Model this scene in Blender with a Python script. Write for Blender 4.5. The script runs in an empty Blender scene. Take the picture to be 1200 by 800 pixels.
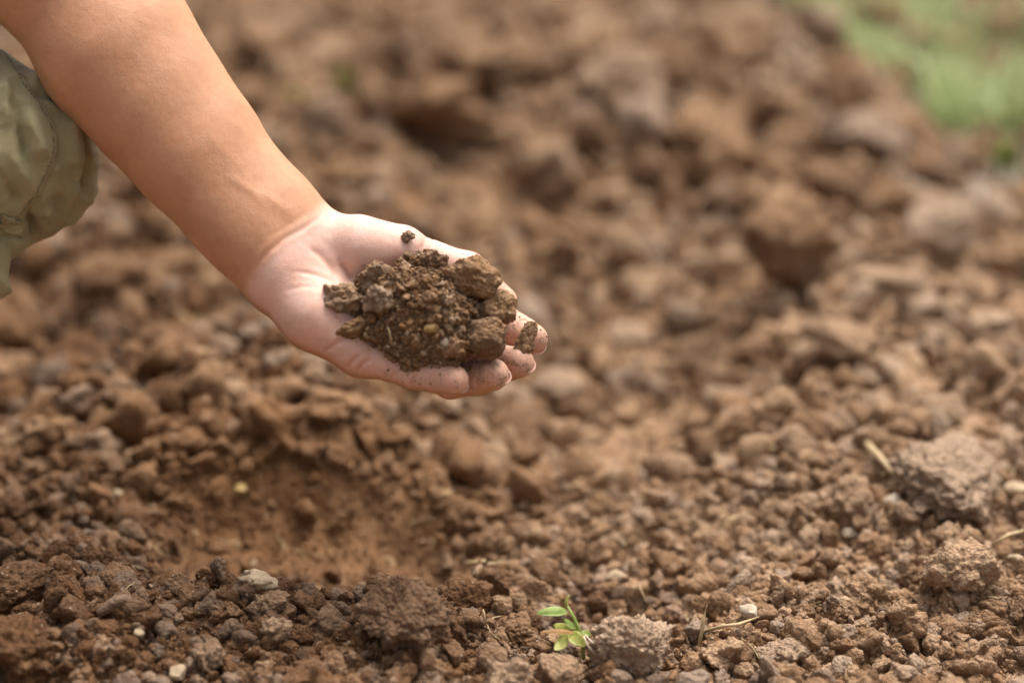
import bpy, bmesh, math, random
import numpy as np
from mathutils import Vector, Matrix, Euler

random.seed(7)
RNG = np.random.default_rng(7)
scene = bpy.context.scene
COL = scene.collection
R = math.radians

# ------------------------------------------------------------------ camera
CAM_H, PITCH, FOCUS = 0.686, R(22.0), 1.42
LENS, SENSOR = 85.0, 36.0
FPX = LENS / SENSOR * 1200.0
cam_data = bpy.data.cameras.new("camera")
cam = bpy.data.objects.new("camera", cam_data)
COL.objects.link(cam)
cam.location = (0, 0, CAM_H)
cam.rotation_euler = (R(90) - PITCH, 0, 0)
cam_data.lens, cam_data.sensor_width = LENS, SENSOR
cam_data.clip_start, cam_data.clip_end = 0.05, 400
cam_data.dof.use_dof = True
cam_data.dof.focus_distance = FOCUS
cam_data.dof.aperture_fstop = 2.25
cam_data.dof.aperture_blades = 0
scene.camera = cam

# ------------------------------------------------------------------ sky, sun, exposure
SUN_EL, SUN_AZ = R(66), R(30)           # azimuth from +Y (behind the scene) towards +X
world = bpy.data.worlds.new("World")
scene.world = world
world.use_nodes = True
wn = world.node_tree
bg = wn.nodes["Background"]
sky = wn.nodes.new("ShaderNodeTexSky")
sky.sky_type = 'NISHITA'
sky.sun_disc = False
sky.sun_elevation = SUN_EL
sky.sun_rotation = SUN_AZ
sky.air_density, sky.dust_density, sky.ozone_density = 1.0, 9.0, 0.2
hs = wn.nodes.new("ShaderNodeHueSaturation")       # thin white overcast: the blue is mostly gone
hs.inputs["Saturation"].default_value = 0.3
wn.links.new(sky.outputs[0], hs.inputs["Color"])
wn.links.new(hs.outputs[0], bg.inputs[0])
bg.inputs[1].default_value = 0.125
sun_data = bpy.data.lights.new("sun", 'SUN')
sun_data.energy, sun_data.angle = 1.9, R(36)
sun_data.color = (1.0, 0.93, 0.84)
sun = bpy.data.objects.new("sun", sun_data)
COL.objects.link(sun)
sd = Vector((math.sin(SUN_AZ) * math.cos(SUN_EL), math.cos(SUN_AZ) * math.cos(SUN_EL), math.sin(SUN_EL)))
sun.rotation_euler = sd.to_track_quat('Z', 'Y').to_euler()
sun.location = (1, 2, 4)
vs = scene.view_settings
vs.view_transform, vs.look, vs.gamma = 'Standard', 'None', 1.0
vs.use_curve_mapping = False
vs.exposure = 0.84
scene.cycles.use_denoising = True
scene.cycles.max_bounces = 4
scene.cycles.diffuse_bounces = 3
scene.cycles.use_adaptive_sampling = True
scene.cycles.adaptive_threshold = 0.03

# ------------------------------------------------------------------ frames
cp, sp = math.cos(PITCH), math.sin(PITCH)
CR = np.array([1.0, 0, 0]); CU = np.array([0, sp, cp]); CF = np.array([0, cp, -sp])   # camera right, up, forward
CAM = np.array([0, 0, CAM_H])
def cam2world(p):           # p: (...,3) metres, x right, y up, z towards the camera from the focus distance
    p = np.asarray(p, float)
    return CAM + p[..., :1] * CR + p[..., 1:2] * CU + (FOCUS - p[..., 2:3]) * CF
def P(u, v, z=0.0):         # photo measurement (u, v) and millimetres towards the viewer -> metres in the camera frame
    d = FOCUS - z / 1000.0
    return np.array([(u - 600) / FPX * d, -(v - 400) / FPX * d, z / 1000.0])
def to_uv(p):
    d = FOCUS - p[:, 2]
    return 600 + p[:, 0] / d * FPX, 400 - p[:, 1] / d * FPX

# ------------------------------------------------------------------ noise (vectorised)
_perm = np.random.default_rng(3).permutation(256).astype(np.int32)
_perm = np.concatenate([_perm, _perm, _perm])
_g = np.random.default_rng(4).normal(size=(256, 3)); _g /= np.linalg.norm(_g, axis=1, keepdims=True)
_rnd = np.random.default_rng(5).random((256, 3))
def _hash(ix, iy, iz):
    return _perm[_perm[_perm[ix & 255] + (iy & 255)] + (iz & 255)]
def perlin(p):
    p = np.asarray(p, float); i = np.floor(p).astype(np.int32); f = p - i
    w = f * f * f * (f * (f * 6 - 15) + 10)
    out = 0
    for dx in (0, 1):
        wx = w[:, 0] if dx else 1 - w[:, 0]
        for dy in (0, 1):
            wy = w[:, 1] if dy else 1 - w[:, 1]
            for dz in (0, 1):
                wz = w[:, 2] if dz else 1 - w[:, 2]
                g = _g[_hash(i[:, 0] + dx, i[:, 1] + dy, i[:, 2] + dz)]
                out = out + wx * wy * wz * (g[:, 0] * (f[:, 0] - dx) + g[:, 1] * (f[:, 1] - dy) + g[:, 2] * (f[:, 2] - dz))
    return out * 1.5
def fbm(p, o=4, gain=0.5):
    a, s, out = 1.0, 1.0, 0
    for k in range(o):
        out = out + a * perlin(p * s + 17.3 * k); a *= gain; s *= 2.03
    return out
def worley(p, flat=False):
    p = np.asarray(p, float); i = np.floor(p).astype(np.int32)
    best = np.full(len(p), 9.0)
    for dx in (-1, 0, 1):
        for dy in (-1, 0, 1):
            for dz in ((0,) if flat else (-1, 0, 1)):
                c = i + np.array([dx, dy, dz], np.int32)
                o = _rnd[_hash(c[:, 0], c[:, 1], c[:, 2])]
                q = c + o - p
                if flat: q = q[:, :2]
                best = np.minimum(best, (q * q).sum(1))
    return np.sqrt(best)
def sstep(a, b, x):
    t = np.clip((x - a) / (b - a), 0, 1); return t * t * (3 - 2 * t)

# ------------------------------------------------------------------ terrain height
def ground_xy(u, v, z=0.0):
    d = CF + CR * (u - 600) / FPX - CU * (v - 400) / FPX
    t = (z - CAM_H) / d[2]
    q = CAM + d * t
    return q[0], q[1]
def bump2(x, y, cx, cy, rx, ry, rot=0.0):
    c, s = math.cos(rot), math.sin(rot)
    dx, dy = x - cx, y - cy
    a, b = (dx * c + dy * s) / rx, (-dx * s + dy * c) / ry
    return np.exp(-(a * a + b * b))
def hole(x, y):
    a = np.where(x < -0.14, (x + 0.14) / 0.105, (x + 0.14) / 0.135)
    d = np.hypot(a, (y - 1.385) / 0.106)
    return 1 - sstep(0.55, 1.08, d)
def macro(x, y):
    h = -0.023 + 0.034 * bump2(x, y, -0.20, 1.23, 0.17, 0.10)            # heap of fine soil in front of the hole
    h = h - 0.038 * hole(x, y) - 0.012 * bump2(x, y, -0.02, 1.36, 0.10, 0.07)                                   # the dug hole
    h = h + 0.016 * bump2(x, y, -0.24, 1.56, 0.20, 0.10)        # cloddy bank behind it
    h = h - 0.026 * bump2(x, y, 0.10, 1.66, 0.08, 0.22, -0.25)  # trodden furrow
    h = h + 0.030 * bump2(x, y, 0.32, 1.58, 0.15, 0.20)
    h = h + 0.060 * bump2(x, y, -0.08, 2.35, 0.36, 0.20)         # ridge behind
    h = h + 0.045 * bump2(x, y, -0.35, 2.05, 0.25, 0.2)
    h = h - 0.035 * bump2(x, y, -0.02, 2.05, 0.22, 0.10)
    return h
def rough(x, y):            # 0 = fine trodden soil, 1 = cloddy
    m = 0.85 + 0 * x
    m = m - 0.75 * bump2(x, y, 0.09, 1.61, 0.105, 0.17, -0.2)
    m = m - 0.85 * np.sqrt(hole(x, y))
    m = m - 0.40 * bump2(x, y, 0.02, 1.98, 0.20, 0.10)
    m = m - 0.45 * bump2(x, y, -0.19, 1.25, 0.11, 0.07)
    return np.clip(m, 0.08, 1)
def height(x, y):
    x = np.asarray(x, float); y = np.asarray(y, float)
    p = np.stack([x, y, 0 * x], -1)
    warp = np.stack([perlin(p * 22 + 1.7), perlin(p * 22 + 31.1), 0 * x], -1) * 0.012
    h = macro(x, y)
    near = 1 - sstep(4.0, 9.0, np.hypot(x, y - 1.6))
    far = sstep(1.5, 2.2, y)
    r = rough(x, y); q = p + warp
    h = h + near * (0.030 * fbm(p * 3.1 + 5, 3))
    h = h + near * (0.004 + (0.026 + 0.022 * far) * r) * (0.55 - worley(q * np.array([12, 10.5, 1.0]) + 3.3, True))
    h = h + near * (0.003 + 0.014 * r) * (0.55 - worley(q * 34 + 9.1, True))
    h = h + near * 0.0045 * (0.55 - worley(q * 95 + 2.7, True))
    h = h + near * 0.005 * fbm(p * 45, 4)
    return h
def gh(x, y):
    return float(height(np.array([x]), np.array([y]))[0])
_T = np.linspace(1.15, 4.2, 900)
def on_ground(u, v, lift=0.0):
    """first point of the real terrain (raised by lift) along the sight line through (u, v)"""
    d = CF + CR * (u - 600) / FPX - CU * (v - 400) / FPX
    q = CAM + _T[:, None] * d
    q = q[np.abs(q[:, 2]) < 0.16]
    hit = np.argmax(q[:, 2] < height(q[:, 0], q[:, 1]) + lift)
    return q[hit, 0], q[hit, 1]
# ------------------------------------------------------------------ materials
def new_mat(name):
    m = bpy.data.materials.new(name); m.use_nodes = True
    nt = m.node_tree; b = nt.nodes["Principled BSDF"]
    return m, nt, b
def N(nt, t, **kw):
    n = nt.nodes.new(t)
    for k, v in kw.items(): setattr(n, k, v)
    return n
def L(nt, a, b): nt.links.new(a, b)
def noise_node(nt, vec, scale, detail=4.0, rough_=0.6):
    n = N(nt, "ShaderNodeTexNoise"); n.inputs["Scale"].default_value = scale
    n.inputs["Detail"].default_value = detail; n.inputs["Roughness"].default_value = rough_
    L(nt, vec, n.inputs["Vector"]); return n.outputs["Fac"]
def ramp(nt, fac, stops):
    r = N(nt, "ShaderNodeValToRGB"); e = r.color_ramp.elements
    while len(e) < len(stops): e.new(0.5)
    for el, (p, c) in zip(e, stops): el.position = p; el.color = (*c, 1)
    L(nt, fac, r.inputs[0]); return r.outputs[0]
def mixc(nt, fac, a, b, mode='MIX'):
    m = N(nt, "ShaderNodeMix", data_type='RGBA', blend_type=mode)
    for s, val in ((m.inputs[0], fac), (m.inputs[6], a), (m.inputs[7], b)):
        if hasattr(val, "links"): L(nt, val, s)
        else: s.default_value = val if not isinstance(val, tuple) else (*val, 1)
    return m.outputs[2]
def math_node(nt, op, a, b=None, c=None, clamp=False):
    m = N(nt, "ShaderNodeMath", operation=op, use_clamp=clamp)
    for s, val in zip(m.inputs, (a, b, c)):
        if val is None: continue
        if hasattr(val, "links"): L(nt, val, s)
        else: s.default_value = val
    return m.outputs[0]
def map_range(nt, v, a, b, c=0.0, d=1.0):
    m = N(nt, "ShaderNodeMapRange", interpolation_type='SMOOTHSTEP')
    L(nt, v, m.inputs[0])
    for i, val in zip((1, 2, 3, 4), (a, b, c, d)): m.inputs[i].default_value = val
    return m.outputs[0]
def blob(nt, pos, cx, cy, rx, ry):        # soft patch on the ground around (cx, cy)
    s = N(nt, "ShaderNodeVectorMath", operation='SUBTRACT'); L(nt, pos, s.inputs[0]); s.inputs[1].default_value = (cx, cy, 0)
    m = N(nt, "ShaderNodeVectorMath", operation='MULTIPLY'); L(nt, s.outputs[0], m.inputs[0]); m.inputs[1].default_value = (1 / rx, 1 / ry, 0)
    l = N(nt, "ShaderNodeVectorMath", operation='LENGTH'); L(nt, m.outputs[0], l.inputs[0])
    return map_range(nt, l.outputs["Value"], 0.35, 1.25, 1.0, 0.0)

DARK, MID, PALE = (0.074, 0.033, 0.013), (0.182, 0.096, 0.043), (0.375, 0.240, 0.142)
RUST = (0.200, 0.094, 0.036)
def soil_material(name, grassy=False, held=False, tint=None, pale=0.0):
    m, nt, b = new_mat(name)
    geo = N(nt, "ShaderNodeNewGeometry"); pos = geo.outputs["Position"]
    oi = N(nt, "ShaderNodeObjectInfo")
    n1 = noise_node(nt, pos, 9.0, 1); n2 = noise_node(nt, pos, 70.0, 2, 0.65); n3 = noise_node(nt, pos, 420.0, 2, 0.7)
    f = math_node(nt, 'MULTIPLY_ADD', n2, 0.55, math_node(nt, 'MULTIPLY_ADD', n3, 0.35, math_node(nt, 'MULTIPLY', n1, 0.35)))
    f = math_node(nt, 'ADD', f, math_node(nt, 'MULTIPLY_ADD', oi.outputs["Random"], 0.34, -0.17))
    col = ramp(nt, f, [(0.42, DARK), (0.62, MID), (0.84, PALE)])
    # some crumbs are drier and greyer than their neighbours
    rg = math_node(nt, 'FRACT', math_node(nt, 'MULTIPLY', oi.outputs["Random"], 37.7))
    col = mixc(nt, map_range(nt, rg, 0.55, 1.0, 0, 0.6), col, (0.33, 0.255, 0.195))
    col = mixc(nt, map_range(nt, rg, 0.0, 0.35, 0.45, 0), col, (0.155, 0.068, 0.026))
    # rusty clay streaks
    rn = noise_node(nt, pos, 26.0, 2, 0.6)
    col = mixc(nt, map_range(nt, rn, 0.56, 0.70, 0, 0.55), col, RUST)
    if held:
        col = mixc(nt, 0.35, col, (0.225, 0.126, 0.058))
    else:
        damp = math_node(nt, 'MAXIMUM', blob(nt, pos, -0.21, 1.33, 0.27, 0.22), math_node(nt, 'MULTIPLY', blob(nt, pos, -0.40, 1.75, 0.40, 0.40), 0.6))
        damp = math_node(nt, 'MAXIMUM', damp, math_node(nt, 'MULTIPLY', blob(nt, pos, -0.30, 2.35, 0.50, 0.50), 0.45))
        damp = math_node(nt, 'MULTIPLY', damp, map_range(nt, n1, 0.3, 0.6, 0.65, 1.0))
        dampc = mixc(nt, 0.58, col, (0.50, 0.38, 0.29), 'MULTIPLY')
        dampc = mixc(nt, 0.30, dampc, (0.098, 0.045, 0.018))
        col = mixc(nt, damp, col, dampc)
        hole = blob(nt, pos, -0.13, 1.46, 0.17, 0.075)
        col = mixc(nt, math_node(nt, 'MULTIPLY', hole, 0.7), col, (0.200, 0.098, 0.040))
        dry = math_node(nt, 'MAXIMUM', blob(nt, pos, 0.30, 1.65, 0.40, 0.60), blob(nt, pos, 0.3, 2.7, 1.2, 0.8))
        col = mixc(nt, math_node(nt, 'MULTIPLY', dry, 0.30), col, (0.37, 0.240, 0.147))
    if tint: col = mixc(nt, 0.55, col, tint)
    if pale: col = mixc(nt, pale, col, (0.55, 0.47, 0.38))
    # tiny pale mineral specks
    vo = N(nt, "ShaderNodeTexVoronoi"); vo.inputs["Scale"].default_value = 210; L(nt, pos, vo.inputs["Vector"])
    sp_ = math_node(nt, 'MULTIPLY', map_range(nt, vo.outputs["Distance"], 0.10, 0.2, 1, 0), map_range(nt, vo.outputs["Color"], 0.60, 0.72, 0, 0.7))
    col = mixc(nt, sp_, col, (0.50, 0.40, 0.28))
    if grassy:
        sx = N(nt, "ShaderNodeSeparateXYZ"); L(nt, pos, sx.inputs[0])
        d = math_node(nt, 'ADD', math_node(nt, 'SUBTRACT', sx.outputs[0], 0.40), math_node(nt, 'MULTIPLY', math_node(nt, 'SUBTRACT', sx.outputs[1], 2.1), 0.156))
        d = math_node(nt, 'ADD', d, math_node(nt, 'MULTIPLY_ADD', n1, 0.3, -0.15))
        d = math_node(nt, 'SUBTRACT', d, map_range(nt, sx.outputs[1], 1.6, 2.0, 1.0, 0.0))
        col = mixc(nt, map_range(nt, d, -0.06, 0.03, 0, 0.7), col, (0.40, 0.36, 0.31))
        col = mixc(nt, map_range(nt, d, 0.02, 0.14, 0, 0.8), col, mixc(nt, n2, (0.15, 0.22, 0.06), (0.30, 0.29, 0.15)))
    L(nt, col, b.inputs["Base Color"])
    b.inputs["Roughness"].default_value = 0.92
    b.inputs["Specular IOR Level"].default_value = 0.25
    # granular relief
    g1 = noise_node(nt, pos, 300, 3, 0.75)
    vb = N(nt, "ShaderNodeTexVoronoi"); vb.inputs["Scale"].default_value = 380; L(nt, pos, vb.inputs["Vector"])
    g2 = math_node(nt, 'MULTIPLY_ADD', vb.outputs["Distance"], -0.6, g1)
    bp = N(nt, "ShaderNodeBump"); bp.inputs["Strength"].default_value = 1.0; bp.inputs["Distance"].default_value = 0.0026
    L(nt, g2, bp.inputs["Height"]); L(nt, bp.outputs[0], b.inputs["Normal"])
    return m
M_GROUND = soil_material("soil_ground", grassy=True)
M_CLOD = soil_material("soil_clod")
M_CLOD_PALE = soil_material("soil_clod_dry", tint=(0.36, 0.238, 0.148))
M_CLOD_RUST = soil_material("soil_clod_rusty", tint=(0.165, 0.080, 0.034))
M_SLAB = soil_material("soil_slab", tint=(0.41, 0.300, 0.212))
M_HELD = soil_material("soil_held", held=True)
def simple_mat(name, c0, c1, scale, rough_=0.7, bump=0.0, trans=0.0, subs=0.0):
    m, nt, b = new_mat(name)
    geo = N(nt, "ShaderNodeNewGeometry"); pos = geo.outputs["Position"]
    n = noise_node(nt, pos, scale, 4)
    L(nt, ramp(nt, n, [(0.3, c0), (0.7, c1)]), b.inputs["Base Color"])
    b.inputs["Roughness"].default_value = rough_
    if bump:
        bp = N(nt, "ShaderNodeBump"); bp.inputs["Strength"].default_value = 0.6; bp.inputs["Distance"].default_value = bump
        L(nt, n, bp.inputs["Height"]); L(nt, bp.outputs[0], b.inputs["Normal"])
    if trans:
        tr = N(nt, "ShaderNodeBsdfTranslucent"); tr.inputs[0].default_value = (*c1, 1)
        mx = N(nt, "ShaderNodeMixShader"); mx.inputs[0].default_value = trans
        L(nt, b.outputs[0], mx.inputs[1]); L(nt, tr.outputs[0], mx.inputs[2])
        L(nt, mx.outputs[0], nt.nodes["Material Output"].inputs[0])
    if subs:
        b.inputs["Subsurface Weight"].default_value = subs; b.inputs["Subsurface Scale"].default_value = 0.004
    return m
M_STONE = simple_mat("pale_stone", (0.28, 0.21, 0.14), (0.54, 0.45, 0.34), 130, 0.8, 0.0008)
M_BSTONE = simple_mat("beige_stone", (0.22, 0.15, 0.085), (0.46, 0.35, 0.22), 160, 0.85, 0.0012)
M_YSTONE = simple_mat("ochre_stone", (0.22, 0.13, 0.04), (0.46, 0.30, 0.11), 300, 0.7, 0.0006)
M_STRAW = simple_mat("dry_straw", (0.32, 0.22, 0.10), (0.52, 0.39, 0.21), 120, 0.6)
M_LEAF = simple_mat("seedling_leaf", (0.24, 0.36, 0.07), (0.44, 0.52, 0.16), 160, 0.45, 0.0003, 0.35)
M_LEAFY = simple_mat("seedling_leaf_yellow", (0.30, 0.34, 0.06), (0.52, 0.50, 0.14), 160, 0.5, 0.0003, 0.35)
M_LEAFO = simple_mat("seedling_leaf_withered", (0.30, 0.14, 0.04), (0.46, 0.25, 0.08), 160, 0.6, 0.0003, 0.2)
M_ROOT = simple_mat("pale_root", (0.55, 0.42, 0.30), (0.75, 0.66, 0.55), 300, 0.6)
M_GRASS = simple_mat("grass_blade", (0.26, 0.35, 0.11), (0.46, 0.53, 0.26), 6, 0.5, 0, 0.3)

# ------------------------------------------------------------------ object helpers
def mesh_obj(name, verts, faces, mat, parent=None, smooth=True, link=True):
    me = bpy.data.meshes.new(name)
    verts = np.asarray(verts, np.float32)
    if isinstance(faces, np.ndarray):
        nv, k = len(verts), faces.shape[1]
        me.vertices.add(nv); me.vertices.foreach_set("co", verts.ravel())
        me.loops.add(faces.size); me.loops.foreach_set("vertex_index", faces.astype(np.int32).ravel())
        me.polygons.add(len(faces)); me.polygons.foreach_set("loop_start", np.arange(0, faces.size, k, dtype=np.int32))
        me.update(calc_edges=True); me.validate()
    else:
        me.from_pydata([tuple(map(float, v)) for v in verts], [], faces)
    if smooth: me.polygons.foreach_set("use_smooth", np.ones(len(me.polygons), bool))
    if mat: me.materials.append(mat)
    o = bpy.data.objects.new(name, me)
    if link: COL.objects.link(o)
    o.parent = parent
    return o
def tag(o, label=None, cat=None, group=None, kind=None):
    for k, v in (("label", label), ("category", cat), ("group", group), ("kind", kind)):
        if v: o[k] = v
    return o
def empty(name, loc=(0, 0, 0)):
    o = bpy.data.objects.new(name, None); o.empty_display_size = 0.02
    COL.objects.link(o); o.location = loc; return o

# ------------------------------------------------------------------ ground sheet
def spaced(segs):
    out = [segs[0][0]]
    for a, b, s in segs:
        n = max(1, int(round((b - a) / s))); out += list(np.linspace(a, b, n + 1)[1:])
    return out
def geo_out(start, end, first, q):
    xs, x, s = [], start, first
    while abs(x) < abs(end): x += s * (1 if end > start else -1); s *= q; xs.append(x)
    return xs
xs = spaced([(-0.75, -0.36, 0.006), (-0.36, 0.38, 0.0026), (0.38, 0.9, 0.006)])
xs = list(reversed(geo_out(-0.75, -60, 0.01, 1.22))) + xs + geo_out(0.9, 60, 0.01, 1.22)
ys = spaced([(0.9, 1.12, 0.006), (1.12, 1.72, 0.0026), (1.72, 3.2, 0.0055)])
def geo_y(start, sign, n, first, q):
    o, x, s = [], start, first
    for _ in range(n): x += sign * s; s *= q; o.append(x)
    return o
ys = list(reversed(geo_y(0.9, -1, 38, 0.012, 1.22))) + ys + geo_y(3.2, 1, 44, 0.01, 1.22)
X, Y = np.meshgrid(np.array(xs), np.array(ys))
nx, ny = len(xs), len(ys)
Z = height(X.ravel(), Y.ravel())
idx = np.arange(nx * ny).reshape(ny, nx)
F = np.stack([idx[:-1, :-1], idx[:-1, 1:], idx[1:, 1:], idx[1:, :-1]], -1).reshape(-1, 4)
ground = mesh_obj("ground", np.stack([X.ravel(), Y.ravel(), Z], -1), F, M_GROUND)
tag(ground, kind="structure")

# ------------------------------------------------------------------ clod shapes
_ico = {}
def ico(sub):
    if sub not in _ico:
        bm = bmesh.new(); bmesh.ops.create_icosphere(bm, subdivisions=sub, radius=1.0)
        v = np.array([w.co[:] for w in bm.verts]); f = np.array([[w.index for w in g.verts] for g in bm.faces]); bm.free()
        _ico[sub] = (v, f)
    return _ico[sub]
def clod_shape(seed, sub, lump=1.0, planes=7, flat=(0.62, 0.95), grain=1.0, round_=0.0, irr=1.0):
    r = np.random.default_rng(seed)
    v, f = ico(sub); v = v.copy()
    o = r.random(3) * 50
    for _ in range(planes):
        n = r.normal(size=3); n /= np.linalg.norm(n); d = r.uniform(0.5, 0.9) + round_
        s = np.maximum(0, v @ n - d); v -= n * (s * 0.9)[:, None]
    d = v / np.linalg.norm(v, axis=1, keepdims=True)
    q = v + o
    k = irr * (0.30 * perlin(q * 1.15) + 0.16 * perlin(q * 2.6))
    k = k + lump * (0.14 * (0.5 - worley(q * 2.6)) + 0.10 * (0.45 - worley(q * 6.0)))
    if sub >= 4: k = k + grain * (0.075 * (0.45 - worley(q * 14.0)) + 0.04 * perlin(q * 22.0))
    if sub >= 5: k = k + grain * (0.042 * (0.45 - worley(q * 30.0)) + 0.022 * perlin(q * 48.0))
    v = v + d * k[:, None]
    v *= np.array([1.0, r.uniform(0.72, 1.0), r.uniform(*flat)])
    v -= (v.max(0) + v.min(0)) / 2
    v /= (v[:, 0].max() - v[:, 0].min())
    return v, f
CRUMB = [clod_shape(100 + i, 3, lump=(0.7, 1.3, 1.9)[i % 3], planes=(9, 13, 7, 11)[i % 4], flat=(0.5, 0.95), round_=-0.06) for i in range(14)]
def sources(mat, label):
    return [mesh_obj(label, v, f, mat, link=False) for v, f in CRUMB]
SRC_G, SRC_H = sources(M_CLOD, "crumb_shape"), sources(M_HELD, "held_crumb_shape")
SRC_S = [mesh_obj("pebble_shape", *clod_shape(900 + i, 3, lump=0.1, planes=9, irr=0.4), M_BSTONE, link=False) for i in range(3)]

def scatter(name, pts, size, src, seed, kind="stuff", label=None, cat=None):
    """crumbs: one object, instanced on its own points"""
    r = np.random.default_rng(seed); n = len(pts)
    me = bpy.data.meshes.new(name); me.vertices.add(n); me.vertices.foreach_set("co", np.asarray(pts, np.float32).ravel())
    sc = np.stack([size * r.uniform(0.85, 1.15, n), size * r.uniform(0.8, 1.1, n), size * r.uniform(0.75, 1.05, n)], -1)
    a = me.attributes.new("s", 'FLOAT_VECTOR', 'POINT'); a.data.foreach_set("vector", sc.astype(np.float32).ravel())
    a = me.attributes.new("r", 'FLOAT_VECTOR', 'POINT'); a.data.foreach_set("vector", (r.random((n, 3)) * 6.283).astype(np.float32).ravel())
    a = me.attributes.new("k", 'INT', 'POINT'); a.data.foreach_set("value", r.integers(0, len(src), n).astype(np.int32))
    o = bpy.data.objects.new(name, me); COL.objects.link(o)
    g = bpy.data.node_groups.new(name + "_nodes", 'GeometryNodeTree')
    g.interface.new_socket("Geometry", in_out='INPUT', socket_type='NodeSocketGeometry')
    g.interface.new_socket("Geometry", in_out='OUTPUT', socket_type='NodeSocketGeometry')
    gi, go = g.nodes.new("NodeGroupInput"), g.nodes.new("NodeGroupOutput")
    def attr(nm, t):
        q = g.nodes.new("GeometryNodeInputNamedAttribute"); q.data_type = t; q.inputs["Name"].default_value = nm; return q.outputs["Attribute"]
    s_, r_, k_ = attr("s", 'FLOAT_VECTOR'), attr("r", 'FLOAT_VECTOR'), attr("k", 'INT')
    e2r = g.nodes.new("FunctionNodeEulerToRotation"); g.links.new(r_, e2r.inputs[0])
    jn = g.nodes.new("GeometryNodeJoinGeometry")
    for i, so in enumerate(src):
        inf = g.nodes.new("GeometryNodeObjectInfo"); inf.inputs["Object"].default_value = so; inf.inputs["As Instance"].default_value = False
        cmp_ = g.nodes.new("FunctionNodeCompare"); cmp_.data_type = 'INT'; cmp_.operation = 'EQUAL'
        g.links.new(k_, cmp_.inputs[2]); cmp_.inputs[3].default_value = i
        ip = g.nodes.new("GeometryNodeInstanceOnPoints")
        g.links.new(gi.outputs[0], ip.inputs["Points"]); g.links.new(cmp_.outputs[0], ip.inputs["Selection"])
        g.links.new(inf.outputs["Geometry"], ip.inputs["Instance"]); g.links.new(e2r.outputs[0], ip.inputs["Rotation"]); g.links.new(s_, ip.inputs["Scale"])
        g.links.new(ip.outputs[0], jn.inputs[0])
    g.links.new(jn.outputs[0], go.inputs[0])
    md = o.modifiers.new("scatter", 'NODES'); md.node_group = g
    return tag(o, label, cat, kind=kind)

# crumbs over the ground: denser and finer close to the viewer
def ground_scatter(n, x0, x1, y0, y1, smin, smax, power, seed, wr):
    r = np.random.default_rng(seed)
    y = r.uniform(y0, y1, n); x = r.uniform(x0, x1, n) * (y / 1.4)
    size = smin * (1 - r.random(n) * (1 - (smin / smax) ** power)) ** (-1 / power)
    w = wr + (1 - wr) * sstep(0.1, 0.7, rough(x, y))
    keep = r.random(n) < np.where(size > 0.006 + 0.004 * (y > 1.5), w, np.where(y > 1.5, 0.2 + 0.8 * w, 0.55 + 0.45 * w))
    x, y, size = x[keep], y[keep], size[keep]
    z = height(x, y) + size * r.uniform(-0.08, 0.30, len(x))
    return np.stack([x, y, z], -1), size
a = ground_scatter(70000, -0.44, 0.44, 1.10, 1.50, 0.0016, 0.022, 1.25, 11, 0.06)
b_ = ground_scatter(17000, -0.48, 0.48, 1.48, 2.05, 0.0045, 0.044, 1.3, 12, 0.04)
c_ = ground_scatter(7000, -0.60, 0.62, 2.0, 3.6, 0.012, 0.085, 1.4, 13, 0.3)
scatter("soil_crumbs", np.concatenate([a[0], b_[0], c_[0]]), np.concatenate([a[1], b_[1], c_[1]]), SRC_G, 21,
        label="loose brown soil crumbs covering the whole field", cat="soil")

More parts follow.
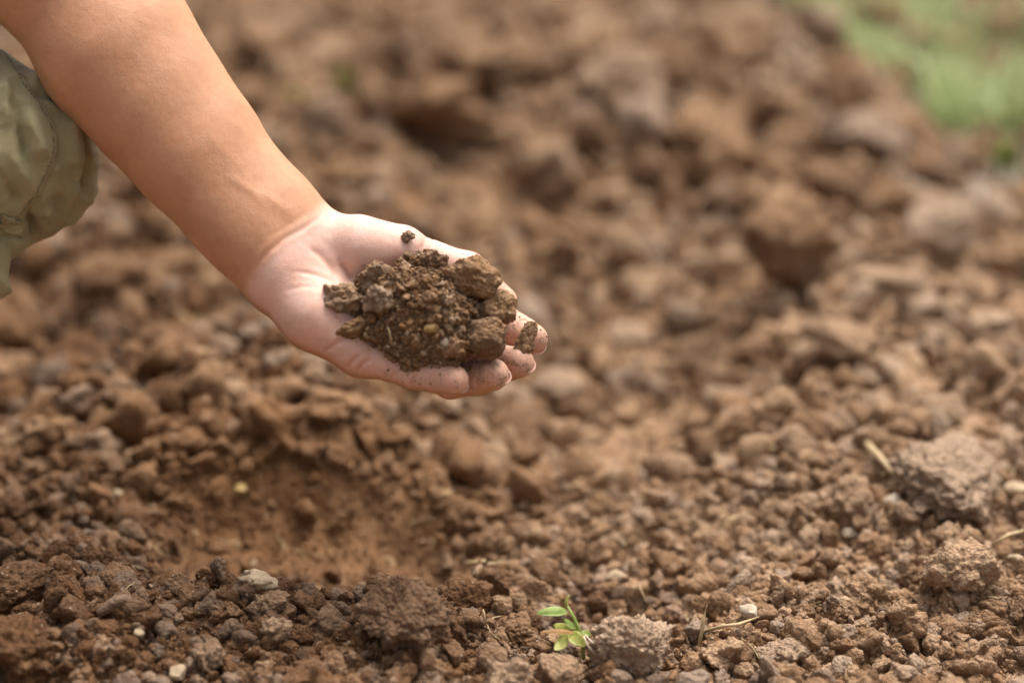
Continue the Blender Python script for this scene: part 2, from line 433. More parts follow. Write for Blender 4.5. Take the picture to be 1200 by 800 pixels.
# ------------------------------------------------------------------ single clods
def place_clod(o, u, v, w, sink=0.22, rot=None, up=0.0):
    x, y = on_ground(u, v)
    d = math.sqrt(x * x + y * y + CAM_H ** 2)
    s = w / FPX * d
    vv = np.array([q.co[2] for q in list(o.data.vertices)[:: max(1, len(o.data.vertices) // 300)]])
    o.scale = (s, s, s)
    o.rotation_euler = rot if rot else (random.uniform(-0.3, 0.3), random.uniform(-0.3, 0.3), random.uniform(0, 6.28))
    off = (vv.max() - vv.min()) * s * (0.5 - sink) + up
    x, y = on_ground(u, v, off)
    ring = [gh(x + s * 0.25 * math.cos(a), y + s * 0.25 * math.sin(a)) for a in (0, 2.1, 4.2)]
    o.location = (x, y, (gh(x, y) + sum(ring)) / 4 + off)
    return o
HERO = [  # u, v of the visible middle, width, material, seed, flatness, z-turn, label
    (470, 722, 116, M_CLOD_RUST, 1, (0.62, 0.66), 0.2, "large dark reddish clod with a pointed top in the foreground"),
    (540, 704, 80, M_CLOD_RUST, 2, (0.55, 0.6), 0.5, "flat dark reddish clod just behind the pointed foreground clod"),
    (737, 768, 102, M_SLAB, 3, (0.92, 0.96), 0.1, "pale rough clod against which the green seedling leans"),
    (655, 792, 70, M_CLOD_PALE, 4, (0.8, 0.85), 1.3, "tall brown clod under the leaves of the green seedling"),
    (592, 792, 66, M_CLOD_PALE, 5, (0.7, 0.8), 0.7, "greyish clod cut by the bottom edge below the pointed clod"),
    (25, 684, 92, M_CLOD, 6, (0.7, 0.8), 0.3, "broad tan clod at the left edge beside the fine soil heap"),
    (22, 775, 110, M_CLOD, 7, (0.7, 0.8), 1.0, "blurred brown clod in the bottom left corner"),
    (12, 604, 62, M_CLOD, 8, (0.7, 0.8), 1.6, "rounded brown clod at the left edge above the broad tan clod"),
    (52, 568, 50, M_CLOD, 9, (0.75, 0.85), 2.2, "brown clod near the left edge at the back of the fine soil heap"),
    (315, 710, 50, M_CLOD_PALE, 10, (0.75, 0.85), 0.6, "speckled pale clod on the fine soil, topmost of three close together"),
    (324, 741, 42, M_CLOD_PALE, 11, (0.8, 0.9), 2.6, "angular greyish clod on the fine soil just below the speckled clod"),
    (243, 773, 50, M_CLOD_PALE, 12, (0.75, 0.9), 1.2, "warm brown clod with pale flecks at the bottom edge on the left"),
    (1125, 662, 92, M_CLOD_PALE, 13, (0.85, 0.9), 0.2, "large rounded tan clod near the right edge below the overhanging slab"),
    (1114, 562, 150, M_SLAB, 14, (0.48, 0.52), 0.9, "big grey brown slab of soil overhanging a dark gap at the right"),
    (992, 585, 68, M_CLOD_PALE, 15, (0.6, 0.7), 0.4, "light beige clod beside the bent dry straw on the right"),
    (1015, 700, 70, M_CLOD, 16, (0.7, 0.8), 1.9, "brown rounded clod between the tan clod and the small white shell"),
    (930, 285, 128, M_CLOD_RUST, 17, (0.75, 0.8), 0.7, "big dark orange brown clod standing out on the far right"),
    (1035, 335, 120, M_CLOD_PALE, 18, (0.5, 0.55), 0.1, "wide blurred clod right below the big orange brown clod"),
    (668, 610, 46, M_CLOD_PALE, 19, (0.85, 0.95), 0.5, "smooth rounded pale clod alone at the edge of the dug hole"),
    (823, 625, 44, M_CLOD, 20, (0.85, 0.95), 2.5, "upright brown clod in the middle of the lower right soil"),
    (135, 355, 120, M_CLOD_RUST, 21, (0.7, 0.8), 0.8, "large blurred orange brown clod to the left of the palm heel"),
    (8, 385, 84, M_CLOD_RUST, 22, (0.9, 1.0), 0.3, "tall blurred clod at the left edge below the trouser hem"),
    (8, 475, 60, M_CLOD_RUST, 23, (0.8, 0.9), 1.4, "blurred orange clod at the left edge halfway down"),
    (60, 500, 62, M_CLOD, 24, (0.65, 0.75), 0.4, "blurred wide clod left of the row behind the soil heap"),
    (276, 508, 36, M_CLOD_PALE, 25, (0.95, 1.0), 0.9, "upright pale clod standing at the back rim of the hole"),
    (320, 495, 56, M_CLOD_RUST, 26, (0.8, 0.9), 2.0, "orange brown clod beside the upright pale clod at the rim"),
    (400, 478, 84, M_CLOD, 27, (0.5, 0.55), 0.2, "pale flat clod half hidden below the edge of the hand"),
    (205, 470, 62, M_CLOD_RUST, 28, (0.75, 0.85), 1.1, "orange brown clod in the middle of the blurred left clods"),
    (100, 455, 56, M_CLOD_RUST, 29, (0.7, 0.8), 2.9, "brown clod below the large orange brown clod on the left"),
    (40, 290, 80, M_CLOD_PALE, 30, (0.7, 0.8), 0.6, "greyish blurred clod just behind the trouser knee"),
    (722, 95, 110, M_CLOD_PALE, 31, (0.7, 0.8), 0.3, "far pale clod with a dark hollow beneath it at top centre"),
    (545, 75, 110, M_CLOD, 32, (0.6, 0.7), 1.2, "far blurred clod at top centre left of the pale clod"),
    (505, 130, 130, M_CLOD_RUST, 33, (0.65, 0.75), 2.2, "far orange brown clod behind the thumb side of the hand"),
    (820, 165, 110, M_CLOD, 34, (0.65, 0.75), 0.5, "far blurred clod midway between pale clod and orange brown clod"),
    (1100, 265, 100, M_CLOD, 35, (0.7, 0.8), 1.7, "far brown clod with a dark side below the gravel patch"),
    (640, 190, 90, M_CLOD_PALE, 36, (0.6, 0.7), 0.9, "far soft blurred clod above the fingertips"),
    (1165, 385, 70, M_CLOD_PALE, 37, (0.6, 0.7), 0.2, "blurred pale clod at the right edge above the overhanging slab"),
    (890, 405, 66, M_CLOD, 38, (0.8, 0.9), 1.5, "blurred brown clod at the right bank of the trodden furrow"),
    (985, 400, 100, M_CLOD_PALE, 39, (0.6, 0.7), 2.4, "blurred wide pale clod on the bank above the beige clod"),
    (845, 770, 52, M_CLOD, 40, (0.6, 0.7), 0.5, "brown clod beside the dry straw at the bottom"),
    (922, 772, 60, M_CLOD_PALE, 41, (0.7, 0.8), 1.4, "lumpy pale clod at the bottom right of the dry straw"),
    (1166, 755, 36, M_CLOD_PALE, 42, (0.95, 1.0), 0.8, "upright pale clod near the bottom right corner"),
    (610, 742, 60, M_CLOD, 43, (0.6, 0.7), 2.0, "dark flat clod between the pointed clod and the seedling"),
]
taken = []
HSHAPE = {}
for u, v, w, mat, seed, flat, rz, label in HERO:
    near = v > 560
    vv, ff = clod_shape(4000 + seed, 6 if (near and w > 94) else (5 if near else 4), lump=1.7, planes=5, flat=flat, grain=1.3)
    if seed == 1:      # pointed top
        t = np.clip((vv[:, 2] / vv[:, 2].max()), 0, 1); k = 1 - 0.62 * t ** 1.2
        vv[:, 0] = vv[:, 0] * k + 0.02 * t; vv[:, 1] *= k; vv[:, 2] *= 1.2
    o = mesh_obj("soil_clod", vv, ff, mat)
    place_clod(o, u, v, w, 0.08 if seed in (1, 3, 17) else (0.14 if seed == 14 else 0.22), (0.42 if seed in (14, 15, 13) else random.uniform(-0.05, 0.2), random.uniform(-0.12, 0.12), rz if seed > 3 else 0.1), 0.016 if seed == 17 else 0.0)
    tag(o, label, "clod", "large soil clods on the field")
    taken.append((u, v, w * 0.55))
MSHAPE = {}
for mi, mat in enumerate((M_CLOD, M_CLOD_PALE, M_CLOD_RUST)):
    for i in range(6):
        vv, ff = clod_shape(7000 + i, 4, lump=1.7, planes=(5, 8, 3)[i % 3], flat=(0.6, 0.95))
        o = mesh_obj("clod_shape", vv, ff, mat, link=False); MSHAPE[mi, i] = o.data
ZONES = [  # u range, v range, size range, number, materials, label, group
    (0, 420, 365, 530, 36, 76, 60, (2, 0, 2), "blurred orange brown clod in the crowded clods left below the arm", "clods crowded left below the arm"),
    (0, 330, 560, 795, 16, 30, 34, (0, 0, 2), "small dark clod lying on the fine soil heap in front", "small clods on the fine soil heap"),
    (420, 1190, 640, 795, 18, 34, 58, (0, 1, 1), "small greyish brown clod among the crumbs along the front", "small clods along the front"),
    (620, 1195, 480, 640, 18, 42, 40, (1, 0, 1), "slightly blurred tan clod on the soil right of the hole", "clods right of the hole"),
    (700, 1195, 230, 470, 30, 80, 34, (1, 0, 1), "blurred tan clod on the bank at the middle right", "clods on the right bank"),
    (250, 1050, 20, 225, 40, 95, 42, (1, 0, 1, 2), "far blurred clod on the ridge behind the hand", "clods on the far ridge"),
]
MINOR = []
def blocked(u, v, w):
    return any((u - a) ** 2 + (v - b) ** 2 < (c + w * 0.4) ** 2 for a, b, c in taken)
for u0, u1, v0, v1, s0, s1, n, mats, label, group in ZONES:
    k = t = 0
    while k < n and t < 4000:
        t += 1
        u, v = random.uniform(u0, u1), random.uniform(v0, v1)
        w = s0 * (s1 / s0) ** (random.random() ** 1.6)
        if blocked(u, v, w): continue
        x, y = on_ground(u, v)
        if random.random() > float(rough(np.array(x), np.array(y))) * 1.15: continue
        if float(hole(np.array(x), np.array(y))) > 0.12 or (385 < u < 560 and 560 < v < 680): continue
        if 600 < u < 720 and v > 690: continue
        o = bpy.data.objects.new("soil_clod", MSHAPE[random.choice(mats), random.randrange(6)]); COL.objects.link(o)
        place_clod(o, u, v, w, 0.30)
        o.scale = (o.scale[0], o.scale[1] * random.uniform(0.8, 1.1), o.scale[2] * random.uniform(0.8, 1.15))
        tag(o, label, "clod", group); taken.append((u, v, w * 0.45)); k += 1
        MINOR.append((o, u, v, w))

REFS = ['pointed dark foreground clod',
        'flat dark clod behind the pointed one',
        'pale clod the seedling leans on',
        'tall clod under the seedling',
        'greyish clod at the bottom edge',
        'broad tan clod at the left edge',
        'bottom left corner clod',
        'rounded clod at the left edge',
        'clod behind the fine soil heap',
        'speckled pale clod',
        'angular greyish clod',
        'flecked clod at the bottom left',
        'large rounded tan clod at the right',
        'overhanging slab at the right',
        'beige clod by the bent straw',
        'rounded clod by the white shell',
        'big orange brown clod',
        'wide clod below the orange one',
        'smooth rounded clod by the hole',
        'upright brown clod in the middle',
        'large orange clod left of the palm',
        'tall clod under the trouser hem',
        'orange clod at the left edge',
        'wide clod at the far left',
        'upright pale clod at the rim',
        'orange clod at the rim',
        'flat clod below the hand',
        'orange clod among the left ones',
        'brown clod under the large orange one',
        'greyish clod behind the knee',
        'far pale clod over the hollow',
        'far clod at top centre',
        'far orange clod behind the thumb',
        'far clod above the furrow',
        'far clod below the gravel',
        'far clod above the fingertips',
        'pale clod at the right edge',
        'clod at the furrow bank',
        'wide pale clod on the bank',
        'clod by the bottom straw',
        'lumpy clod at the bottom right',
        'upright clod in the bottom right',
        'flat dark clod by the seedling']
ORD = ("nearest", "second nearest", "third nearest", "fourth nearest", "fifth nearest", "sixth nearest", "seventh nearest", "eighth nearest", "ninth nearest", "tenth nearest", "eleventh nearest", "twelfth nearest", "thirteenth nearest", "fourteenth nearest", "fifteenth nearest", "sixteenth nearest", "seventeenth nearest", "eighteenth nearest", "nineteenth nearest")
byref = {}
for o, u, v, w in MINOR:
    d = [math.hypot(u - h_[0], v - h_[1]) for h_ in HERO]; i = d.index(min(d))
    du, dv = u - HERO[i][0], v - HERO[i][1]
    side = ("above", "below")[dv > 0] if abs(dv) > abs(du) else ("left of", "right of")[du > 0]
    byref.setdefault((i, side), []).append((d[i], o))
for (i, side), lst in byref.items():
    for n_, (_d, o) in enumerate(sorted(lst, key=lambda q: q[0])):
        o["label"] = "%s small clod %s the %s" % (ORD[min(n_, 18)], side, REFS[i])

# ------------------------------------------------------------------ implicit surfaces
def rc(p, a, b, ra, rb):
    a = a.astype(np.float32); ab = b.astype(np.float32) - a; q = p.astype(np.float32) - a
    t = np.clip((q @ ab) * np.float32(1 / max(ab @ ab, 1e-12)), 0, 1)
    x, y, z = q[:, 0] - t * ab[0], q[:, 1] - t * ab[1], q[:, 2] - t * ab[2]
    return np.sqrt(x * x + y * y + z * z) - (np.float32(ra) + np.float32(rb - ra) * t)
def smin(a, b, k):
    h = np.clip(0.5 + 0.5 * (b - a) / k, 0, 1); return b + (a - b) * h - k * h * (1 - h)
def chain(p, pts, k):
    d = None
    for (a, ra), (b, rb) in zip(pts[:-1], pts[1:]):
        q = rc(p, a, b, ra, rb); d = q if d is None else smin(d, q, k)
    return d
def surface(field, lo, hi, h):
    """smooth quad mesh of field = 0 inside the box lo..hi with step h (surface nets, evaluated only near the surface)"""
    C = 4; H = h * C
    nc = np.ceil((hi - lo) / H).astype(int)
    g = np.stack(np.meshgrid(*[lo[i] + (np.arange(nc[i]) + 0.5) * H for i in range(3)], indexing='ij'), -1).reshape(-1, 3)
    fc = field(g).reshape(nc)
    band = np.abs(fc) < H * 1.35
    Fv = np.repeat(np.repeat(np.repeat(np.where(fc < 0, -H, H).astype(np.float32), C, 0), C, 1), C, 2)
    bm_ = np.repeat(np.repeat(np.repeat(band, C, 0), C, 1), C, 2)
    ii = np.argwhere(bm_)
    off = -0.5 * H + 0.5 * h
    pts = lo + 0.5 * H + off + ii * h
    vals = np.empty(len(ii), np.float32)
    for s in range(0, len(ii), 400000): vals[s:s + 400000] = field(pts[s:s + 400000])
    Fv[ii[:, 0], ii[:, 1], ii[:, 2]] = vals
    S = Fv < 0
    n = S.shape
    cnt = np.zeros((n[0] - 1, n[1] - 1, n[2] - 1), np.int8)
    for dx in (0, 1):
        for dy in (0, 1):
            for dz in (0, 1):
                cnt += S[dx:n[0] - 1 + dx, dy:n[1] - 1 + dy, dz:n[2] - 1 + dz]
    cells = np.argwhere((cnt > 0) & (cnt < 8))
    lut = np.full(cnt.shape, -1, np.int32); lut[cells[:, 0], cells[:, 1], cells[:, 2]] = np.arange(len(cells))
    acc = np.zeros((len(cells), 3)); num = np.zeros(len(cells))
    for ax in range(3):
        o1, o2 = [i for i in range(3) if i != ax]
        for s1 in (0, 1):
            for s2 in (0, 1):
                a = cells.copy(); a[:, o1] += s1; a[:, o2] += s2
                b = a.copy(); b[:, ax] += 1
                fa = Fv[a[:, 0], a[:, 1], a[:, 2]]; fb = Fv[b[:, 0], b[:, 1], b[:, 2]]
                m = (fa < 0) != (fb < 0)
                t = np.where(m, fa / np.where(fa == fb, 1, fa - fb), 0)
                q = a.astype(float); q[:, ax] += t
                acc[m] += q[m]; num[m] += 1
    V = lo + 0.5 * H + off + (acc / num[:, None]) * h
    quads = []
    for ax in range(3):
        o1, o2 = [(1, 2), (2, 0), (0, 1)][ax]
        sl = [slice(0, k) for k in n]; sl2 = [slice(0, k) for k in n]
        sl[ax] = slice(0, n[ax] - 1); sl2[ax] = slice(1, n[ax])
        A, B = S[tuple(sl)], S[tuple(sl2)]
        e = np.argwhere(A != B)
        inside = A[e[:, 0], e[:, 1], e[:, 2]]
        ok = (e[:, o1] > 0) & (e[:, o2] > 0) & (e[:, o1] < n[o1] - 1) & (e[:, o2] < n[o2] - 1)
        e, inside = e[ok], inside[ok]
        def cid(d1, d2):
            c = e.copy(); c[:, o1] -= d1; c[:, o2] -= d2; return lut[c[:, 0], c[:, 1], c[:, 2]]
        q = np.stack([cid(1, 1), cid(0, 1), cid(0, 0), cid(1, 0)], -1)
        q[~inside] = q[~inside][:, ::-1]
        quads.append(q)
    return V, np.concatenate(quads)
def normals(V, Q):
    a, b = V[Q[:, 2]] - V[Q[:, 0]], V[Q[:, 3]] - V[Q[:, 1]]
    f = np.cross(a, b); n = np.zeros_like(V)
    for k in range(4):
        for c in range(3): n[:, c] += np.bincount(Q[:, k], f[:, c], len(V))
    return n / np.maximum(np.linalg.norm(n, axis=1, keepdims=True), 1e-12)
def poly_dist(u, v, pts):
    """distance in photo units to a polyline, and the position along it (0..1)"""
    best = np.full(len(u), 1e9); at = np.zeros(len(u)); n = len(pts) - 1
    p = np.stack([u, v], -1)
    for i in range(n):
        a, b = np.array(pts[i], float), np.array(pts[i + 1], float); ab = b - a
        t = np.clip(((p - a) @ ab) / (ab @ ab), 0, 1); d = np.linalg.norm(p - a - t[:, None] * ab, axis=1)
        m = d < best; best[m] = d[m]; at[m] = (i + t[m]) / n
    return best, at

# ------------------------------------------------------------------ the arm and hand
PALM_N = np.array([0.10, 0.52, 0.85]); PALM_N /= np.linalg.norm(PALM_N)
mm = 0.001
def J(u, v, z, r): return (P(u, v, z), r * mm)
FINGERS = {
    "pinky":  [J(428, 417, 19, 11.0), J(486, 436, 27, 9.3), J(514, 442, 31, 8.6), J(532, 446, 37, 7.9)],
    "ring":   [J(462, 396, 8, 11.5), J(528, 446, 8, 10.0), J(560, 443, 17, 9.4), J(579, 439, 25, 8.7)],
    "middle": [J(492, 360, -6, 12.0), J(566, 420, -10, 10.2), J(592, 427, 2, 9.4), J(608, 425, 10, 8.7)],
    "index":  [J(516, 326, -20, 12.0), J(586, 377, -26, 10.2), J(611, 391, -12, 9.2), J(624, 398, -3, 8.6)],
}
THUMB = [J(398, 294, -19, 15.5), J(470, 293, -14, 12.6), J(548, 318, -16, 10.5), J(590, 352, -12, 8.3)]
WD = np.array([-0.62, -0.60, 0.50]); WD /= np.linalg.norm(WD)       # across the wrist, towards the little finger
def limb(side):
    out = []
    for u, v, z, off, r in ((-150, -420, -70, 0, 47), (-60, -270, -46, 6, 45), (0, -130, -30, 12, 37), (60, -60, -24, 12, 37), (140, 60, -16, 11.5, 34),
                            (189, 124, -12, 11, 29.2), (235, 181, -9, 11.5, 25.4), (286, 241, -6, 12, 21.2), (318, 274, -4, 12.5, 19.5), (340, 300, -3, 13, 18)):
        c = P(u, v, z)
        out.append((c + WD * off * mm * side, r * mm))
    return out
ARM_A, ARM_B = limb(1), limb(-1)
META = [  # carpal end -> knuckle
    [J(342, 322, 6, 17), J(428, 416, 15, 13)],
    [J(344, 308, 0, 17), J(462, 394, 2, 13)],
    [J(350, 292, -8, 17), J(492, 360, -12, 13)],
    [J(358, 288, -15, 16), J(516, 328, -24, 13)],
]
HYPO = [J(332, 338, 8, 17.5), J(368, 372, 17, 17), J(408, 406, 22, 12)]
THENAR = [J(372, 288, -9, 15), J(420, 292, -4, 17.5), J(470, 294, -8, 14)]
def hand_field(p):
    d = smin(chain(p, ARM_A, 0.02), chain(p, ARM_B, 0.02), 0.018)
    pm = None
    for m_ in META:
        q = chain(p, m_, 0.01); pm = q if pm is None else smin(pm, q, 0.012)
    pm = smin(pm, chain(p, HYPO, 0.012), 0.012)
    th = smin(chain(p, THENAR, 0.012), chain(p, THUMB[:2], 0.01), 0.010)
    pm = smin(pm, th, 0.008)
    d = smin(d, pm, 0.016)
    fs = None
    for nm, pts in FINGERS.items():
        q = chain(p, pts, 0.004)
        # fleshy pads on the palm side
        for i in (0, 1, 2):
            a, b = pts[i][0], pts[i + 1][0]; ax = (b - a) / np.linalg.norm(b - a)
            n = PALM_N - (PALM_N @ ax) * ax; n /= np.linalg.norm(n)
            w = (0.5, 0.5, 0.62)[i]; c = a * (1 - w) + b * w + n * (0.0022, 0.0018, 0.0012)[i]
            rr = pts[i][1] * (1 - w) + pts[i + 1][1] * w
            q = smin(q, rc(p, c - ax * 0.004, c + ax * 0.004, rr * 0.93, rr * 0.90), 0.004)
        fs = q if fs is None else smin(fs, q, 0.0004)
    d = smin(d, fs, 0.007)
    d = smin(d, chain(p, THUMB[1:], 0.006), 0.0035)
    return d
lo = np.array([-0.385, -0.05, -0.125]); hi = np.array([0.035, 0.365, 0.06])
V, Q = surface(hand_field, lo, hi, 0.00095)
Nn = normals(V, Q)
u, v = to_uv(V)
face = Nn @ PALM_N
pf = sstep(-0.25, 0.35, face)
disp = np.zeros(len(V))
CREASES = [  # polyline in the photo, depth mm, width
    ([(374, 254), (355, 268), (332, 280), (312, 297), (298, 318)], 0.42, 3.0),
    ([(366, 246), (340, 262), (315, 278), (296, 296)], 0.12, 3.0),
    ([(362, 290), (376, 300), (388, 314), (394, 326)], 0.65, 4.0),
    ([(398, 308), (406, 318), (414, 330)], 1.2, 4.5),
    ([(345, 318), (362, 320), (382, 326), (396, 334)], 0.45, 2.6),
    ([(334, 340), (352, 336), (372, 336)], 0.2, 2.5),
    ([(380, 412), (388, 406), (402, 396), (418, 392)], 0.9, 3.2),
    ([(404, 432), (412, 424), (420, 416)], 0.5, 2.4),
    ([(417, 437), (424, 427), (434, 419)], 0.7, 2.6),
    ([(450, 449), (452, 440), (458, 430)], 0.6, 2.4), ([(455, 450), (458, 442), (464, 433)], 0.4, 2.2),
    ([(481, 455), (483, 446), (489, 436)], 0.6, 2.4), ([(487, 454), (489, 447), (494, 438)], 0.3, 2.0),
    ([(560, 456), (558, 448), (560, 440)], 0.3, 2.0),
    ([(500, 276), (498, 284), (494, 292)], 0.5, 3.0), ([(507, 276), (506, 284), (503, 292)], 0.35, 2.5),
]
crease = np.zeros(len(V))
for pts, dep, wid in CREASES:
    dd, at = poly_dist(u, v, pts)
    taper = np.clip(np.minimum(at, 1 - at) * 5 + 0.25, 0, 1)
    if pts[0][0] > 400 and pts[0][1] > 400: dep *= 1.5
    disp -= dep * mm * np.exp(-(dd / wid) ** 2) * pf * taper
    crease = np.maximum(crease, min(1, dep) * np.exp(-(dd / (wid * 0.6)) ** 2) * pf * taper)
    disp += 0.25 * dep * mm * np.exp(-((dd - wid * 2.0) / (wid * 1.2)) ** 2) * pf * taper
for pts, dep, wid in [([(262, 206), (280, 214), (296, 226), (316, 244)], 0.5, 6), ([(300, 222), (322, 236), (348, 256)], 0.55, 7), ([(240, 150), (275, 190), (305, 230)], 0.5, 12)]:
    dd, at = poly_dist(u, v, pts)
    disp += dep * mm * np.exp(-(dd / wid) ** 2) * pf * np.clip(np.minimum(at, 1 - at) * 4, 0, 1)
disp += 0.00010 * fbm(V * 160, 2) + 0.00035 * fbm(V * 28 + 4, 2)
V2 = V + Nn * disp[:, None]
MOUND = [J(470, 352, 24, 17), J(505, 372, 26, 22), J(543, 385, 12, 14), J(445, 385, 28, 11), J(440, 342, 14, 12), J(500, 327, 10, 13), J(480, 410, 32, 11), J(520, 410, 30, 13)]
def mound_field(p):
    d = None
    for c, r in MOUND:
        q = np.linalg.norm(p - c, axis=1) - r; d = q if d is None else smin(d, q, 0.012)
    return d
# skin colour carried by the skin itself
t_w = (u - 338) * 0.72 + (v - 290) * 0.69            # beyond the wrist crease
curve = 0.0022 * ((u - 338) * -0.69 + (v - 290) * 0.72) ** 2
palm = sstep(-14, 10, t_w - curve * 0.6 + 6) * pf
tips = np.zeros(len(V))
for pts in list(FINGERS.values()) + [THUMB]:
    tips = np.maximum(tips, np.exp(-((np.linalg.norm(V - pts[-1][0], axis=1) - pts[-1][1]) / 0.010).clip(0) ** 2))
edge = np.exp(-((v - (300 + 0.62 * (u - 290)) - 48) / 26) ** 2) * sstep(-5, 30, t_w)
mott = fbm(V * 55 + 2, 3)
tan = np.array([0.50, 0.254, 0.140]); pk = np.array([0.69, 0.440, 0.360]); red = np.array([0.64, 0.33, 0.23])
colr = tan[None] * (1 - palm[:, None]) + pk[None] * palm[:, None]
k = (palm * np.clip(0.55 * tips + 0.25 * edge + 0.35 * np.clip(mott, 0, 1), 0, 0.75))[:, None]
colr = colr * (1 - k) + red[None] * k
colr *= (1 + 0.10 * mott)[:, None]
kc = (0.45 * crease)[:, None]; colr = colr * (1 - kc) + np.array([0.50, 0.22, 0.14]) * kc
dirt = palm * np.clip(np.exp(-(np.hypot((u - 560) / 75, (v - 420) / 45)) ** 2) + 0.9 * tips * sstep(540, 600, u) + 0.25 * np.exp(-(np.hypot((u - 430) / 90, (v - 390) / 60)) ** 2), 0, 1)

dirt = np.maximum(dirt, 0.75 * palm * np.exp(-(mound_field(V) / 0.006).clip(0)))
person = empty("person", tuple(cam2world(P(-60, 330, 0))))
tag(person, "bare outstretched arm with cupped upturned palm and khaki trouser leg of a crouching person", "person")
base = np.array(person.location)
def to_person(p): return cam2world(p) - base
body = mesh_obj("body", to_person(V2), Q, None, person)
ca = body.data.color_attributes.new("skin", 'FLOAT_COLOR', 'POINT')
ca.data.foreach_set("color", np.concatenate([np.clip(colr, 0, 1), np.ones((len(V), 1))], 1).astype(np.float32).ravel())
da = body.data.attributes.new("dirt", 'FLOAT', 'POINT'); da.data.foreach_set("value", dirt.astype(np.float32))
m, nt, b = new_mat("skin")
at_ = N(nt, "ShaderNodeAttribute", attribute_name="skin"); dt = N(nt, "ShaderNodeAttribute", attribute_name="dirt")
geo = N(nt, "ShaderNodeNewGeometry"); pos = geo.outputs["Position"]
fine = noise_node(nt, pos, 260, 4, 0.6)
col = mixc(nt, map_range(nt, fine, 0.35, 0.7, 0, 0.22), at_.outputs["Color"], (0.80, 0.62, 0.52), 'MULTIPLY')
frk = noise_node(nt, pos, 85, 3, 0.55)
col = mixc(nt, map_range(nt, frk, 0.45, 0.75, 0, 0.18), col, (0.86, 0.66, 0.55), 'MULTIPLY')
dn = noise_node(nt, pos, 150, 5, 0.65); dn2 = noise_node(nt, pos, 900, 2, 0.6)
thr = math_node(nt, 'MULTIPLY_ADD', dt.outputs["Fac"], 0.26, dn)
dmask = map_range(nt, thr, 0.80, 0.87)
dmask = math_node(nt, 'MULTIPLY', dmask, map_range(nt, dt.outputs["Fac"], 0.05, 0.2))
dust = math_node(nt, 'MULTIPLY', dt.outputs["Fac"], map_range(nt, dn2, 0.38, 0.68, 0.10, 0.75))
col = mixc(nt, dust, col, (0.34, 0.205, 0.12))
col = mixc(nt, math_node(nt, 'MULTIPLY', dmask, 0.7), col, (0.20, 0.12, 0.06))
L(nt, col, b.inputs["Base Color"])
b.inputs["Roughness"].default_value = 0.52
b.inputs["Specular IOR Level"].default_value = 0.35
b.inputs["Subsurface Weight"].default_value = 0.22
b.inputs["Subsurface Radius"].default_value = (1.0, 0.38, 0.2)
b.inputs["Subsurface Scale"].default_value = 0.005
vb = N(nt, "ShaderNodeTexVoronoi", feature='DISTANCE_TO_EDGE'); vb.inputs["Scale"].default_value = 700; L(nt, pos, vb.inputs["Vector"])
hh = math_node(nt, 'MULTIPLY_ADD', map_range(nt, vb.outputs["Distance"], 0.0, 0.12), 0.35, noise_node(nt, pos, 420, 4, 0.6))
hh = math_node(nt, 'MULTIPLY_ADD', dmask, 1.5, hh)
bp = N(nt, "ShaderNodeBump"); bp.inputs["Strength"].default_value = 0.42; bp.inputs["Distance"].default_value = 0.0004
L(nt, hh, bp.inputs["Height"]); L(nt, bp.outputs[0], b.inputs["Normal"])
body.data.materials.append(m)

# fingernails: thin curved plates on the back of each fingertip
M_NAIL, nt, b = new_mat("fingernail")
b.inputs["Base Color"].default_value = (0.62, 0.38, 0.30, 1); b.inputs["Roughness"].default_value = 0.28
b.inputs["Subsurface Weight"].default_value = 0.15; b.inputs["Subsurface Scale"].default_value = 0.002
for nm, pts in list(FINGERS.items()) + [("thumb", THUMB)]:
    (a, ra), (t, rt) = pts[-2], pts[-1]
    ax = (t - a) / np.linalg.norm(t - a)
    dn_ = -(PALM_N - (PALM_N @ ax) * ax); dn_ /= np.linalg.norm(dn_); sd_ = np.cross(ax, dn_)
    vs_, fs_ = [], []
    nu, nv_ = 9, 8
    for layer, off in ((0, 0.0004), (1, -0.0006)):
        for i in range(nu):
            for j in range(nv_):
                s = i / (nu - 1) * 2 - 1; q = j / (nv_ - 1)
                ang = s * 0.95
                ln = -0.45 * rt + q * (rt * 1.34) - (0.22 * rt * s * s if j > 5 else 0) + (0.15 * rt * s * s if j < 2 else 0)
                rr = rt * (1.0 - 0.24 * q * q) + off
                vs_.append(t + ax * ln + (dn_ * math.cos(ang) + sd_ * math.sin(ang) * 0.95) * rr)
    def id_(l, i, j): return l * nu * nv_ + i * nv_ + j
    for i in range(nu - 1):
        for j in range(nv_ - 1):
            fs_.append((id_(0, i, j), id_(0, i + 1, j), id_(0, i + 1, j + 1), id_(0, i, j + 1)))
            fs_.append((id_(1, i, j), id_(1, i, j + 1), id_(1, i + 1, j + 1), id_(1, i + 1, j)))
    for i in range(nu - 1):
        for j in (0, nv_ - 1): fs_.append((id_(0, i, j), id_(0, i + 1, j), id_(1, i + 1, j), id_(1, i, j)))
    for j in range(nv_ - 1):
        for i in (0, nu - 1): fs_.append((id_(0, i, j), id_(0, i, j + 1), id_(1, i, j + 1), id_(1, i, j)))
    mesh_obj("fingernail", to_person(np.array(vs_)), fs_, M_NAIL, person)

